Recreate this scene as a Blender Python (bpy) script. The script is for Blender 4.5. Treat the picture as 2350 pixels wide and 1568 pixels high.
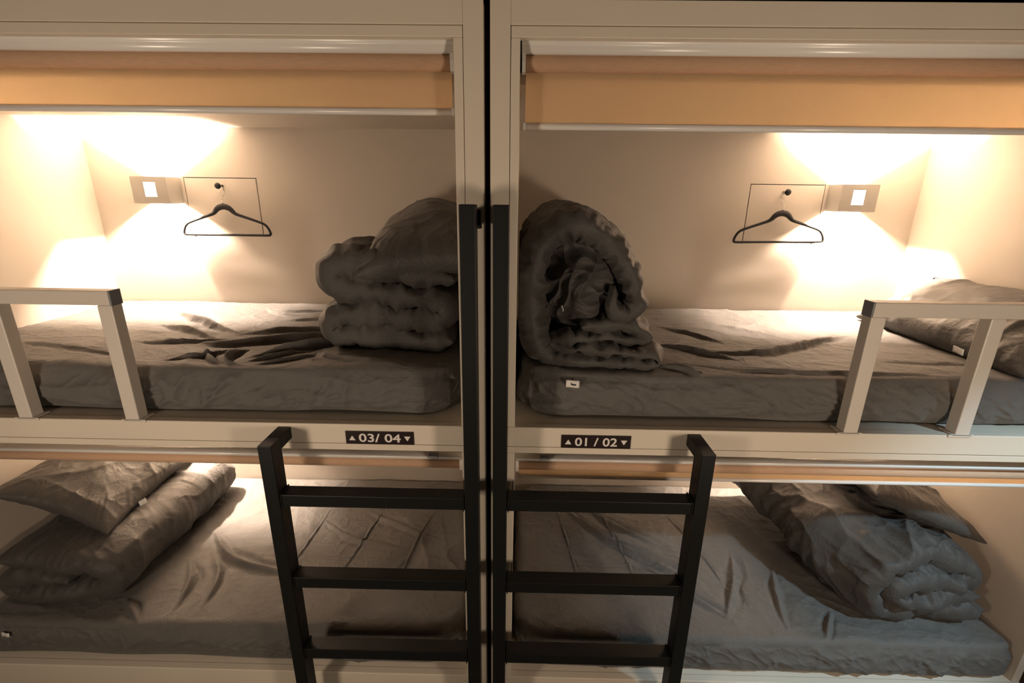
import bpy, bmesh, math
import numpy as np
from mathutils import Matrix, Vector

for o in list(bpy.data.objects):
    bpy.data.objects.remove(o, do_unlink=True)
scene = bpy.context.scene
COL = scene.collection

# ------------------------------------------------------------------ camera
PITCH, YAW, ROLL, F_PX = 0.2998, -0.0131, 0.0123, 1083.27
cam_data = bpy.data.cameras.new('camera')
cam = bpy.data.objects.new('camera', cam_data)
COL.objects.link(cam)
fwd = Vector((math.sin(YAW) * math.cos(PITCH), math.cos(YAW) * math.cos(PITCH), -math.sin(PITCH)))
rgt = Vector((math.cos(YAW), -math.sin(YAW), 0))
upv = rgt.cross(fwd)
r2 = math.cos(ROLL) * rgt + math.sin(ROLL) * upv
u2 = -math.sin(ROLL) * rgt + math.cos(ROLL) * upv
m = Matrix((r2, u2, -fwd)).transposed().to_4x4()
m.translation = Vector((0.0923, -1.38, 2.05))
cam.matrix_world = m
cam_data.sensor_fit = 'HORIZONTAL'
cam_data.sensor_width = 36.0
cam_data.lens = F_PX * 36.0 / 2350.0
cam_data.clip_start = 0.02
scene.camera = cam

# ------------------------------------------------------------------ world, large lights, exposure
world = bpy.data.worlds.new('world')
scene.world = world
world.use_nodes = True
world.node_tree.nodes['Background'].inputs[0].default_value = (0.55, 0.75, 0.85, 1)
world.node_tree.nodes['Background'].inputs[1].default_value = 0.01
scene.view_settings.view_transform = 'Standard'
scene.view_settings.look = 'None'
scene.view_settings.exposure = 0.18
scene.view_settings.gamma = 1.0
scene.view_settings.use_curve_mapping = False

WARM = (1.0, 0.77, 0.60)
def area_light(name, loc, target, size, size_y, power, color, spread=180):
    l = bpy.data.lights.new(name, 'AREA')
    l.shape = 'RECTANGLE'; l.size = size; l.size_y = size_y
    l.energy = power; l.color = color; l.spread = math.radians(spread)
    o = bpy.data.objects.new(name, l); COL.objects.link(o)
    o.location = loc
    o.rotation_euler = (Vector(target) - Vector(loc)).to_track_quat('-Z', 'Y').to_euler()
    return o
# two lamps on the facing wall of the aisle, and one cool downlight in its ceiling
AISLE_LAMPS = [(-1.3, -1.78, 1.42), (1.3, -1.78, 1.42)]
for ax, ay, az in AISLE_LAMPS:
    area_light('aisle_lamp_light', (ax, ay + 0.02, az), (ax * 0.4, 0.3, 1.55), 0.36, 0.36, 19.0, (1.0, 0.78, 0.58))
sp = bpy.data.lights.new('cool_downlight', 'SPOT'); sp.energy = 190.0; sp.color = (0.62, 0.86, 1.0)
sp.spot_size = math.radians(33); sp.spot_blend = 0.9; sp.shadow_soft_size = 0.05
SPOT_AT, SPOT_TO = Vector((2.60, -1.30, 2.77)), Vector((1.50, 0.0, 0.62))
spo = bpy.data.objects.new('cool_downlight', sp); COL.objects.link(spo); spo.location = SPOT_AT
spo.rotation_euler = (SPOT_TO - SPOT_AT).to_track_quat('-Z', 'Y').to_euler()
POD_LAMP_POWER = 142.0

# ------------------------------------------------------------------ helpers
def clean(mesh):
    mesh.validate(); mesh.update()

def link(name, mesh, mat, parent=None, smooth=False, loc=None):
    o = bpy.data.objects.new(name, mesh)
    COL.objects.link(o)
    if mat is not None and len(mesh.materials) == 0:
        mesh.materials.append(mat)
    if smooth:
        mesh.polygons.foreach_set('use_smooth', [True] * len(mesh.polygons))
    if parent is not None:
        o.parent = parent
        o.matrix_parent_inverse = Matrix.Translation(-Vector(parent.location))
    return o

def thing(name, label, cat, loc=(0, 0, 0), group=None, kind=None):
    o = bpy.data.objects.new(name, None)
    COL.objects.link(o)
    o.location = loc
    o.empty_display_size = 0.05
    tag(o, label, cat, group, kind)
    return o

def tag(o, label=None, cat=None, group=None, kind=None):
    if label: o['label'] = label
    if cat: o['category'] = cat
    if group: o['group'] = group
    if kind: o['kind'] = kind
    return o

def boxes_mesh(name, boxes, bevel=0.0, seg=2):
    """boxes: list of (x0,x1,y0,y1,z0,z1), joined in one mesh."""
    bm = bmesh.new()
    for x0, x1, y0, y1, z0, z1 in boxes:
        x0, x1 = min(x0, x1), max(x0, x1)
        r = bmesh.ops.create_cube(bm, size=1.0)
        for v in r['verts']:
            v.co = Vector(((x0 + x1) / 2 + v.co.x * (x1 - x0), (y0 + y1) / 2 + v.co.y * (y1 - y0), (z0 + z1) / 2 + v.co.z * (z1 - z0)))
    if bevel > 0:
        bmesh.ops.bevel(bm, geom=bm.edges[:], offset=bevel, segments=seg, profile=0.5, affect='EDGES')
    me = bpy.data.meshes.new(name)
    bm.to_mesh(me); bm.free(); clean(me)
    return me

def box(name, b, mat, parent=None, bevel=0.0015):
    return link(name, boxes_mesh(name, [b], bevel), mat, parent)

def extrude_x(name, prof, x0, x1, mat, parent=None, smooth=False):
    """closed YZ profile run along X."""
    n = len(prof)
    vs = [(x0, y, z) for y, z in prof] + [(x1, y, z) for y, z in prof]
    fs = [(i, (i + 1) % n, n + (i + 1) % n, n + i) for i in range(n)]
    fs += [tuple(range(n))[::-1], tuple(range(n, 2 * n))]
    me = bpy.data.meshes.new(name); me.from_pydata(vs, [], fs); clean(me)
    bm = bmesh.new(); bm.from_mesh(me); bmesh.ops.recalc_face_normals(bm, faces=bm.faces[:]); bm.to_mesh(me); bm.free()
    o = link(name, me, mat, parent)
    if smooth:
        for p in me.polygons:
            p.use_smooth = len(p.vertices) == 4
    return o

def tube_mesh(name, pts, radii, n=10, flat=(1.0, 1.0), closed=False, ref=(0, 1, 0)):
    """sweep an ellipse along pts; flat scales (in-plane, out-of-plane along ref)."""
    P = [Vector(p) for p in pts]; N = len(P); ref = Vector(ref)
    vs, fs = [], []
    for i, p in enumerate(P):
        a = P[(i - 1) % N] if (closed or i > 0) else p
        b = P[(i + 1) % N] if (closed or i < N - 1) else p
        t = (b - a).normalized()
        s = t.cross(ref)
        if s.length < 1e-4: s = t.cross(Vector((1, 0, 0)))
        s.normalize(); q = s.cross(t).normalized()
        for k in range(n):
            c = 2 * math.pi * k / n
            vs.append(p + s * math.cos(c) * radii[i] * flat[0] + q * math.sin(c) * radii[i] * flat[1])
    for i in range(N if closed else N - 1):
        j = (i + 1) % N
        for k in range(n):
            fs.append((i * n + k, i * n + (k + 1) % n, j * n + (k + 1) % n, j * n + k))
    if not closed:
        fs.append(tuple(range(n))[::-1]); fs.append(tuple(range((N - 1) * n, N * n)))
    me = bpy.data.meshes.new(name); me.from_pydata([tuple(v) for v in vs], [], fs); clean(me)
    bm = bmesh.new(); bm.from_mesh(me); bmesh.ops.recalc_face_normals(bm, faces=bm.faces[:]); bm.to_mesh(me); bm.free()
    return me

# numpy gradient noise ------------------------------------------------
_rng = np.random.RandomState(7)
_perm = _rng.permutation(256); _perm = np.concatenate([_perm, _perm, _perm])
_grad = _rng.normal(size=(256, 3)); _grad /= np.linalg.norm(_grad, axis=1)[:, None]
def noise(x, y, z=0.0):
    x, y, z = np.broadcast_arrays(np.asarray(x, float), np.asarray(y, float), np.asarray(z, float))
    xi, yi, zi = np.floor(x).astype(int), np.floor(y).astype(int), np.floor(z).astype(int)
    xf, yf, zf = x - xi, y - yi, z - zi
    f = lambda t: t * t * t * (t * (t * 6 - 15) + 10)
    u, v, w = f(xf), f(yf), f(zf)
    xi, yi, zi = xi & 255, yi & 255, zi & 255
    out = 0.0
    for dx in (0, 1):
        for dy in (0, 1):
            for dz in (0, 1):
                g = _grad[_perm[_perm[_perm[xi + dx] + yi + dy] + zi + dz]]
                d = g[..., 0] * (xf - dx) + g[..., 1] * (yf - dy) + g[..., 2] * (zf - dz)
                out = out + d * np.where(dx, u, 1 - u) * np.where(dy, v, 1 - v) * np.where(dz, w, 1 - w)
    return out * 1.6
def fbm(x, y, z=0.0, oct=3):
    s, a = 0, 1.0
    for k in range(oct):
        s = s + a * noise(x * 2 ** k, y * 2 ** k, z + 17.3 * k); a *= 0.5
    return s
def ridge(x, y, z=0.0, sharp=3.0):
    """thin raised folds along the noise's zero lines, 0..1"""
    return np.exp(-np.abs(noise(x, y, z)) * sharp)

def wrinkle(x, y, seed, f=7.0):
    out = 0.0
    for k, an in enumerate((0.35, 1.45, 2.5)):
        c, q = math.cos(an), math.sin(an)
        xr, yr = x * c + y * q, -x * q + y * c
        wp = 0.55 * noise(x * f * 0.5, y * f * 0.5, seed + 50 + k)
        mask = np.clip(noise(x * f * 0.33, y * f * 0.33, seed + 7 * k) + 0.18, 0, 0.6) * 2.2
        out = out + mask * (ridge(xr * f + wp, yr * f * 0.24 + wp * 0.4, seed + k, 4.5) - 0.22)
    return out

# materials -----------------------------------------------------------
def new_mat(name, color, rough=0.5, metallic=0.0, spec=0.5):
    mt = bpy.data.materials.new(name); mt.use_nodes = True
    b = mt.node_tree.nodes['Principled BSDF']
    b.inputs['Base Color'].default_value = (*color, 1)
    b.inputs['Roughness'].default_value = rough
    b.inputs['Metallic'].default_value = metallic
    b.inputs['Specular IOR Level'].default_value = spec
    return mt, mt.node_tree, b

def add_bump(nt, b, scale, strength, dist=0.002, stretch=(1, 1, 1), detail=4, rough=0.55, coord='Object'):
    tc = nt.nodes.new('ShaderNodeTexCoord'); mp = nt.nodes.new('ShaderNodeMapping')
    mp.inputs['Scale'].default_value = stretch
    nz = nt.nodes.new('ShaderNodeTexNoise')
    nz.inputs['Scale'].default_value = scale; nz.inputs['Detail'].default_value = detail; nz.inputs['Roughness'].default_value = rough
    bp = nt.nodes.new('ShaderNodeBump'); bp.inputs['Strength'].default_value = strength; bp.inputs['Distance'].default_value = dist
    nt.links.new(tc.outputs[coord], mp.inputs['Vector']); nt.links.new(mp.outputs['Vector'], nz.inputs['Vector'])
    nt.links.new(nz.outputs['Fac'], bp.inputs['Height']); nt.links.new(bp.outputs['Normal'], b.inputs['Normal'])
    return nz, bp

def tint(nt, b, color, amount, scale, stretch=(1, 1, 1)):
    tc = nt.nodes.new('ShaderNodeTexCoord'); mp = nt.nodes.new('ShaderNodeMapping'); mp.inputs['Scale'].default_value = stretch
    nz = nt.nodes.new('ShaderNodeTexNoise'); nz.inputs['Scale'].default_value = scale; nz.inputs['Detail'].default_value = 5
    cr = nt.nodes.new('ShaderNodeValToRGB')
    lo = tuple(max(0, c * (1 - amount)) for c in color); hi = tuple(min(1, c * (1 + amount)) for c in color)
    cr.color_ramp.elements[0].color = (*lo, 1); cr.color_ramp.elements[1].color = (*hi, 1)
    cr.color_ramp.elements[0].position = 0.3; cr.color_ramp.elements[1].position = 0.7
    nt.links.new(tc.outputs['Object'], mp.inputs['Vector']); nt.links.new(mp.outputs['Vector'], nz.inputs['Vector'])
    nt.links.new(nz.outputs['Fac'], cr.inputs['Fac']); nt.links.new(cr.outputs['Color'], b.inputs['Base Color'])

M = {}
LAM = (0.75, 0.675, 0.565)
M['laminate'], nt, b = new_mat('laminate', LAM, 0.42, spec=0.35)
tint(nt, b, LAM, 0.025, 3.0); add_bump(nt, b, 260, 0.05, 0.0006)
M['panel'], nt, b = new_mat('panel', (0.525, 0.475, 0.41), 0.55, spec=0.3)
tint(nt, b, (0.525, 0.475, 0.41), 0.015, 2.0); add_bump(nt, b, 300, 0.05, 0.0005)
M['rail'], nt, b = new_mat('rail', (0.68, 0.63, 0.56), 0.35, spec=0.4); add_bump(nt, b, 350, 0.04, 0.0004)
M['cap'], nt, b = new_mat('cap', (0.20, 0.21, 0.22), 0.55); add_bump(nt, b, 200, 0.05, 0.0005)
M['dark'], nt, b = new_mat('dark', (0.012, 0.012, 0.012), 0.8); add_bump(nt, b, 60, 0.1, 0.001)
M['ladder'], nt, b = new_mat('ladder', (0.006, 0.007, 0.007), 0.48, spec=0.32); add_bump(nt, b, 420, 0.10, 0.0006)
M['alu'], nt, b = new_mat('alu', (0.86, 0.84, 0.81), 0.25, spec=0.6); add_bump(nt, b, 90, 0.02, 0.0005, (0.05, 1, 1))
M['lampbody'], nt, b = new_mat('lampbody', (0.36, 0.34, 0.30), 0.40, 0.0); add_bump(nt, b, 300, 0.05, 0.0004)
M['plastic'], nt, b = new_mat('plastic', (0.7, 0.68, 0.64), 0.4); add_bump(nt, b, 200, 0.04, 0.0004)
M['black'], nt, b = new_mat('black', (0.012, 0.012, 0.013), 0.75, spec=0.3); add_bump(nt, b, 500, 0.2, 0.0008)
M['chrome'], nt, b = new_mat('chrome', (0.75, 0.72, 0.68), 0.22, 1.0); add_bump(nt, b, 150, 0.02, 0.0003)
M['plate'], nt, b = new_mat('plate', (0.022, 0.013, 0.012), 0.35); add_bump(nt, b, 200, 0.04, 0.0004)
M['letter'], nt, b = new_mat('letter', (0.82, 0.78, 0.74), 0.5); add_bump(nt, b, 200, 0.04, 0.0003)
M['white_tag'], nt, b = new_mat('white_tag', (0.80, 0.78, 0.75), 0.8); add_bump(nt, b, 400, 0.2, 0.0005)
M['print'], nt, b = new_mat('print', (0.05, 0.05, 0.05), 0.8); add_bump(nt, b, 400, 0.1, 0.0003)
M['room'], nt, b = new_mat('room', (0.06, 0.045, 0.035), 0.9); tint(nt, b, (0.06, 0.045, 0.035), 0.1, 2.0)
M['floor'], nt, b = new_mat('floor', (0.10, 0.085, 0.07), 0.5); tint(nt, b, (0.10, 0.085, 0.07), 0.2, 4.0, (1, 8, 1)); add_bump(nt, b, 40, 0.1, 0.001)

def fabric(name, color, rough, bump, sheen=0.08):
    mt, nt, b = new_mat(name, color, rough, spec=0.28)
    b.inputs['Sheen Weight'].default_value = sheen
    b.inputs['Sheen Roughness'].default_value = 0.4
    tc = nt.nodes.new('ShaderNodeTexCoord')
    wv = nt.nodes.new('ShaderNodeTexNoise'); wv.inputs['Scale'].default_value = 900; wv.inputs['Detail'].default_value = 2
    hts = []
    for sc, dist, amp in ((13, 1.6, 1.0), (31, 1.1, 0.42)):
        q = nt.nodes.new('ShaderNodeTexNoise'); q.inputs['Scale'].default_value = sc; q.inputs['Detail'].default_value = 2.5; q.inputs['Roughness'].default_value = 0.5; q.inputs['Distortion'].default_value = dist
        m1 = nt.nodes.new('ShaderNodeMath'); m1.operation = 'SUBTRACT'; m1.inputs[1].default_value = 0.5
        m2 = nt.nodes.new('ShaderNodeMath'); m2.operation = 'ABSOLUTE'
        m3 = nt.nodes.new('ShaderNodeMath'); m3.operation = 'POWER'; m3.inputs[1].default_value = 0.6
        m4 = nt.nodes.new('ShaderNodeMath'); m4.operation = 'MULTIPLY'; m4.inputs[1].default_value = -amp
        nt.links.new(tc.outputs['Object'], q.inputs['Vector']); nt.links.new(q.outputs['Fac'], m1.inputs[0]); nt.links.new(m1.outputs[0], m2.inputs[0]); nt.links.new(m2.outputs[0], m3.inputs[0]); nt.links.new(m3.outputs[0], m4.inputs[0])
        hts.append(m4)
    big = nt.nodes.new('ShaderNodeMath'); big.operation = 'ADD'
    nt.links.new(hts[0].outputs[0], big.inputs[0]); nt.links.new(hts[1].outputs[0], big.inputs[1])
    ad = nt.nodes.new('ShaderNodeMath'); ad.operation = 'MULTIPLY_ADD'; ad.inputs[1].default_value = 0.04
    bp = nt.nodes.new('ShaderNodeBump'); bp.inputs['Strength'].default_value = bump; bp.inputs['Distance'].default_value = 0.012
    nt.links.new(tc.outputs['Object'], wv.inputs['Vector'])
    nt.links.new(wv.outputs['Fac'], ad.inputs[0]); nt.links.new(big.outputs[0], ad.inputs[2])
    nt.links.new(ad.outputs[0], bp.inputs['Height']); nt.links.new(bp.outputs['Normal'], b.inputs['Normal'])
    return mt
M['sheet'] = fabric('sheet', (0.130, 0.124, 0.116), 0.70, 0.30)
M['duvet'] = fabric('duvet', (0.076, 0.071, 0.066), 0.60, 0.24)
M['pillow'] = fabric('pillow', (0.082, 0.077, 0.071), 0.50, 0.20)

# roller blind cloth: lets some light through
mt = bpy.data.materials.new('blind_cloth'); mt.use_nodes = True; nt = mt.node_tree
for n in list(nt.nodes): nt.nodes.remove(n)
out = nt.nodes.new('ShaderNodeOutputMaterial'); mx = nt.nodes.new('ShaderNodeMixShader'); mx.inputs[0].default_value = 0.8
df = nt.nodes.new('ShaderNodeBsdfDiffuse'); tr = nt.nodes.new('ShaderNodeBsdfTranslucent')
tc = nt.nodes.new('ShaderNodeTexCoord'); mp = nt.nodes.new('ShaderNodeMapping'); mp.inputs['Scale'].default_value = (60, 60, 900)
nz = nt.nodes.new('ShaderNodeTexNoise'); nz.inputs['Scale'].default_value = 1.0; nz.inputs['Detail'].default_value = 3
cr = nt.nodes.new('ShaderNodeValToRGB')
cr.color_ramp.elements[0].color = (0.95, 0.80, 0.60, 1); cr.color_ramp.elements[1].color = (0.98, 0.84, 0.64, 1)
nt.links.new(tc.outputs['Object'], mp.inputs['Vector']); nt.links.new(mp.outputs['Vector'], nz.inputs['Vector']); nt.links.new(nz.outputs['Fac'], cr.inputs['Fac'])
nt.links.new(cr.outputs['Color'], df.inputs['Color']); nt.links.new(cr.outputs['Color'], tr.inputs['Color'])
nt.links.new(df.outputs[0], mx.inputs[1]); nt.links.new(tr.outputs[0], mx.inputs[2]); nt.links.new(mx.outputs[0], out.inputs['Surface'])
M['blind'] = mt
M['roll'], nt, b = new_mat('roll', (0.62, 0.40, 0.26), 0.8); tint(nt, b, (0.62, 0.40, 0.26), 0.06, 1.0, (40, 40, 300)); 

def glow(name, color, strength):
    mt = bpy.data.materials.new(name); mt.use_nodes = True; nt = mt.node_tree
    for n in list(nt.nodes): nt.nodes.remove(n)
    out = nt.nodes.new('ShaderNodeOutputMaterial'); e = nt.nodes.new('ShaderNodeEmission')
    e.inputs[0].default_value = (*color, 1); e.inputs[1].default_value = strength
    nt.links.new(e.outputs[0], out.inputs['Surface'])
    return mt
M['lamp_glow'] = glow('lamp_glow', (1.0, 0.86, 0.70), 14.0)
M['aisle_glow'] = glow('aisle_glow', (1.0, 0.80, 0.60), 3.0)
M['day_glow'] = glow('day_glow', (0.55, 0.82, 1.0), 1.0)

# ------------------------------------------------------------------ room shell
def struct(name, b, mat):
    o = box(name, b, mat, None, 0.0)
    o['kind'] = 'structure'
    return o
struct('floor', (-3.5, 3.5, -1.96, 1.2, -0.05, 0.0), M['floor'])
struct('ceiling', (-3.5, 3.5, -1.96, 1.2, 2.85, 2.90), M['room'])
struct('wall_back', (-3.5, 3.5, 1.14, 1.20, 0.0, 2.85), M['room'])
struct('wall_front', (-3.5, 3.5, -1.96, -1.90, 0.0, 2.85), M['room'])
struct('wall_left', (-3.5, -3.44, -1.90, 1.14, 0.0, 2.85), M['room'])
struct('wall_right', (3.44, 3.5, -1.90, 1.14, 0.0, 2.85), M['room'])
t = thing('ceiling_downlight', 'cool white downlight in the dark ceiling of the aisle', 'lamp', (SPOT_AT.x, SPOT_AT.y, 2.85))
link('bezel', tube_mesh('bezel', [(SPOT_AT.x + 0.055 * math.cos(q * math.pi / 12), SPOT_AT.y + 0.055 * math.sin(q * math.pi / 12), 2.843) for q in range(24)], [0.007] * 24, 8, closed=True, ref=(0, 0, 1)), M['alu'], t, True)
link('diffuser', tube_mesh('diffuser', [(SPOT_AT.x, SPOT_AT.y, 2.849), (SPOT_AT.x, SPOT_AT.y, 2.842)], [0.052, 0.050], 24, ref=(1, 0, 0)), M['day_glow'], t, True)

# ------------------------------------------------------------------ bunk units
YB, XE, HALF, GAP = 1.081, 2.054, 0.0865, 0.0085
Z_TOP, Z_HEAD, Z_CEIL = 2.520, 2.4365, 2.350
DECKS = [1.332, 0.2476]          # top of the upper and the lower bed base
def unit(sx, label):
    t = thing('bunk_unit', label, 'bunk bed', (sx * 1.05, 0.5, 0.0), 'built-in bunk units either side of the gap')
    def bx(name, x0, x1, y0, y1, z0, z1, mat='laminate', bevel=0.0015):
        return box(name, (sx * x0, sx * x1, y0, y1, z0, z1), M[mat], t, bevel)
    bx('post', GAP, 0.0610, 0.0, 0.05, 0.0, Z_TOP)
    bx('header', 0.0612, XE + 0.03, 0.0, 0.03, 2.4642, Z_TOP)
    bx('header_trim', 0.0625, XE + 0.03, 0.002, 0.03, Z_HEAD, 2.4628, bevel=0.002)
    bx('jamb_trim', 0.0625, HALF, 0.0015, 0.085, DECKS[0], Z_HEAD - 0.0002, bevel=0.002)
    bx('jamb_trim', 0.0625, HALF, 0.0015, 0.085, DECKS[1], 1.2368, bevel=0.002)
    bx('fascia', 0.0625, XE + 0.03, 0.0, 0.030, 1.2615, DECKS[0], bevel=0.003)
    bx('fascia_trim', 0.0625, XE + 0.03, 0.002, 0.030, 1.2370, 1.2595, bevel=0.002)
    bx('fascia', 0.0625, XE + 0.03, 0.0, 0.030, 0.1760, DECKS[1], bevel=0.003)
    bx('plinth', 0.0625, XE + 0.03, 0.004, 0.030, 0.0, 0.1735, bevel=0.002)
    bx('groove_shade_strip', 0.0500, XE + 0.03, 0.0312, 0.034, 2.438, 2.50, 'dark', 0)  # near-black strip paints the shade inside the header groove
    bx('end_panel', GAP, 0.030, 0.0505, YB + 0.02, 0.0, Z_TOP)
    bx('end_panel', 0.0610, HALF - 0.001, 0.0860, YB, DECKS[1] + 0.001, Z_TOP, 'panel')
    bx('end_panel', XE, XE + 0.03, 0.031, YB + 0.02, 0.0, Z_TOP, 'panel')
    bx('roof_panel', 0.0310, XE, 0.110, YB, Z_CEIL, Z_CEIL + 0.03, 'panel')
    bx('roof_panel', 0.0310, XE, 0.035, 0.108, 2.470, 2.50, 'panel')
    bx('roof_panel', HALF, XE - 0.0005, 0.0335, YB - 0.0005, 1.240, 1.2655, 'panel')
    for z in DECKS:
        bx('bed_base', HALF - 0.0003, XE - 0.0003, 0.0302, YB - 0.0003, z - 0.066, z - 0.0012, 'laminate', 0.0)
    # back panels; the upper one has an access hatch
    hx0, hx1, hz0, hz1 = 1.222, 1.590, 1.836, 2.119
    x0, x1, z0, z1 = 0.0310, XE + 0.03, 1.262, Z_TOP
    me = boxes_mesh('back_panel', [(sx * a, sx * c, YB, YB + 0.018, e, f) for a, c, e, f in
        [(x0, hx0, z0, z1), (hx1, x1, z0, z1), (hx0, hx1, z0, hz0), (hx0, hx1, hz1, z1)]])
    link('back_panel', me, M['panel'], t)
    h = box('access_hatch', (sx * (hx0 + 0.0038), sx * (hx1 - 0.0038), YB - 0.0005, YB + 0.016, hz0 + 0.0038, hz1 - 0.0038), M['panel'], t, 0.001)
    box('hatch_shade_sheet', (sx * (hx0 - 0.01), sx * (hx1 + 0.01), YB + 0.0182, YB + 0.022, hz0 - 0.01, hz1 + 0.01), M['dark'], t, 0)  # dark sheet behind the hatch, its colour gives the seam its shade
    bx('back_panel', 0.0310, XE + 0.03, YB, YB + 0.018, 0.0, 1.2615, 'panel')
    return t
unit(-1, 'beige laminate bunk unit left of the dark gap, stacked duvet in its upper bed')
unit(1, 'beige laminate bunk unit right of the dark gap, rolled duvet in its upper bed')
o = box('gap_shade_strip', (-GAP + 0.0005, GAP - 0.0005, 0.055, 0.075, 0.0, Z_TOP), M['dark'], None, 0)  # added black strip, stands in for the shade deep in the gap
tag(o, 'black strip standing in for shade deep in the gap between the bunk units', 'strip')

# ------------------------------------------------------------------ roller blinds
def arc(cy, cz, r, a0, a1, n):
    return [(cy + r * math.cos(math.radians(a0 + (a1 - a0) * i / n)), cz + r * math.sin(math.radians(a0 + (a1 - a0) * i / n))) for i in range(n + 1)]
def blind(sx, zt, z_roll, r, z_fab, label, clip_x, big=True):
    """zt: top of cassette; z_roll: roller axis; z_fab: lower end of cloth."""
    t = thing('roller_blind', label, 'blind', (sx * 1.05, 0.06, z_fab - 0.02), 'roller blinds of the bunks')
    xa, xb = HALF + 0.004, XE - 0.002
    hh = 0.040 if big else 0.016
    # headrail: flat upper band, step, rounded lower band
    prof = [(0.095, zt), (0.032, zt), (0.030, zt - 0.002), (0.030, zt - hh * 0.45), (0.034, zt - hh * 0.50)]
    prof += [(0.0335, zt - hh * 0.55)] + [(0.0335 + 0.012 * (1 - math.cos(math.radians(a))), zt - hh * 0.55 - hh * 0.45 * math.sin(math.radians(a))) for a in (15, 30, 45, 60, 75, 90)]
    prof += [(0.095, zt - hh)]
    extrude_x('headrail', prof, sx * xa, sx * xb, M['alu'], t, True)
    box('mount_clip', (sx * (clip_x - 0.016), sx * (clip_x + 0.016), 0.026, 0.05, zt - 0.004, zt + 0.004), M['cap'], t, 0.001)
    yc = 0.062
    extrude_x('roller', arc(yc, z_roll, r, 0, 350, 35), sx * (xa + 0.012), sx * (xb - 0.012), M['roll'], t, True)
    for x in (xa + 0.001, xb - 0.012):
        e = extrude_x('end_bracket', [(yc + 0.02, z_roll + r + 0.004), (yc - 0.02, z_roll + r + 0.004), (yc - 0.024, z_roll), (yc - 0.016, z_roll - r - 0.002), (yc + 0.016, z_roll - r - 0.002), (yc + 0.02, z_roll)],
                      sx * x, sx * (x + 0.010), M['plastic'], t)
    yf = yc + r - 0.001
    if z_fab < z_roll - r:
        box('cloth', (sx * (xa + 0.012), sx * (xb - 0.012), yf, yf + 0.0012, z_fab, z_roll), M['blind'], t, 0)
    bp = arc(yf + 0.0006, z_fab - 0.0095, 0.0095, 100, 260, 8) + arc(yf + 0.0006, z_fab - 0.0095, 0.0095, 280, 440, 8) if big else arc(yf + 0.0006, z_fab - 0.007, 0.007, 100, 260, 8) + arc(yf + 0.0006, z_fab - 0.007, 0.007, 280, 440, 8)
    extrude_x('bottom_bar', bp, sx * (xa + 0.014), sx * (xb - 0.014), M['alu'], t, True)
    for x in (xa + 0.006, xb - 0.014):
        box('bar_end_cap', (sx * x, sx * (x + 0.008), yf - 0.009, yf + 0.010, z_fab - (0.019 if big else 0.0145), z_fab), M['plastic'], t, 0.002)
    return t
blind(-1, 2.449, 2.392, 0.022, 2.283, 'orange roller blind over the upper left bunk, showing the narrower strip of cloth', 0.235)
blind(1, 2.449, 2.392, 0.022, 2.248, 'orange roller blind over the upper right bunk, its cloth hanging lower', 0.235)
blind(-1, 1.200, 1.1615, 0.019, 1.1415, 'fully rolled orange blind over the lower left bunk', 0.19, False)
blind(1, 1.200, 1.1600, 0.019, 1.1075, 'orange blind with a thin strip of cloth over the lower right bunk', 0.19, False)

# ------------------------------------------------------------------ wall lamps of the bunks
def lamp(sx, zc, label):
    x0, x1, yf, z0, z1 = 1.605, 1.780, 0.978, zc - 0.0625, zc + 0.0625
    t = thing('wall_lamp', label, 'lamp', (sx * 1.69, YB, zc), 'bunk wall lamps')
    th = 0.004
    wx, wz = 1.690, zc + 0.003
    hx, hz = 0.028, 0.033
    bs = [(x0, x0 + th, yf, YB - 0.002, z0, z1), (x1 - th, x1, yf, YB - 0.002, z0, z1),
          (x0 + th, wx - hx, yf, yf + th, z0, z1), (wx + hx, x1 - th, yf, yf + th, z0, z1),
          (wx - hx, wx + hx, yf, yf + th, z0, wz - hz), (wx - hx, wx + hx, yf, yf + th, wz + hz, z1)]
    link('housing', boxes_mesh('housing', [(sx * a, sx * c, d, e, f, g) for a, c, d, e, f, g in bs]), M['lampbody'], t)
    box('wall_plate', (sx * (x0 + th), sx * (x1 - th), YB - 0.008, YB - 0.001, z0 + 0.01, z1 - 0.01), M['lampbody'], t, 0.001)
    box('glass', (sx * (wx - hx), sx * (wx + hx), yf + 0.001, yf + 0.003, wz - hz, wz + hz), M['lamp_glow'], t, 0)
    l = bpy.data.lights.new('bulb_light', 'POINT'); l.energy = POD_LAMP_POWER; l.color = WARM; l.shadow_soft_size = 0.012
    lo = bpy.data.objects.new('bulb_light', l); COL.objects.link(lo)
    lo.parent = t; lo.location = (0, -0.05, 0)
    return t
lamp(-1, 2.055, 'square grey wall lamp with lit window beside the left hanger')
lamp(1, 2.057, 'square grey wall lamp with lit window beside the right hanger')
lamp(-1, 0.985, 'square wall lamp lighting the lower left bunk')
lamp(1, 0.985, 'square wall lamp lighting the lower right bunk')
for ax, ay, az in AISLE_LAMPS:
    t = thing('aisle_lamp', 'square lamp on the facing aisle wall, ' + ('opposite the stacked duvet' if ax < 0 else 'opposite the rolled duvet'), 'lamp', (ax, -1.90, az))
    box('housing', (ax - 0.20, ax + 0.20, -1.899, -1.80, az - 0.20, az + 0.20), M['lampbody'], t, 0.003)
    box('diffuser', (ax - 0.185, ax + 0.185, -1.7995, -1.785, az - 0.185, az + 0.185), M['aisle_glow'], t, 0.002)

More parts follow.
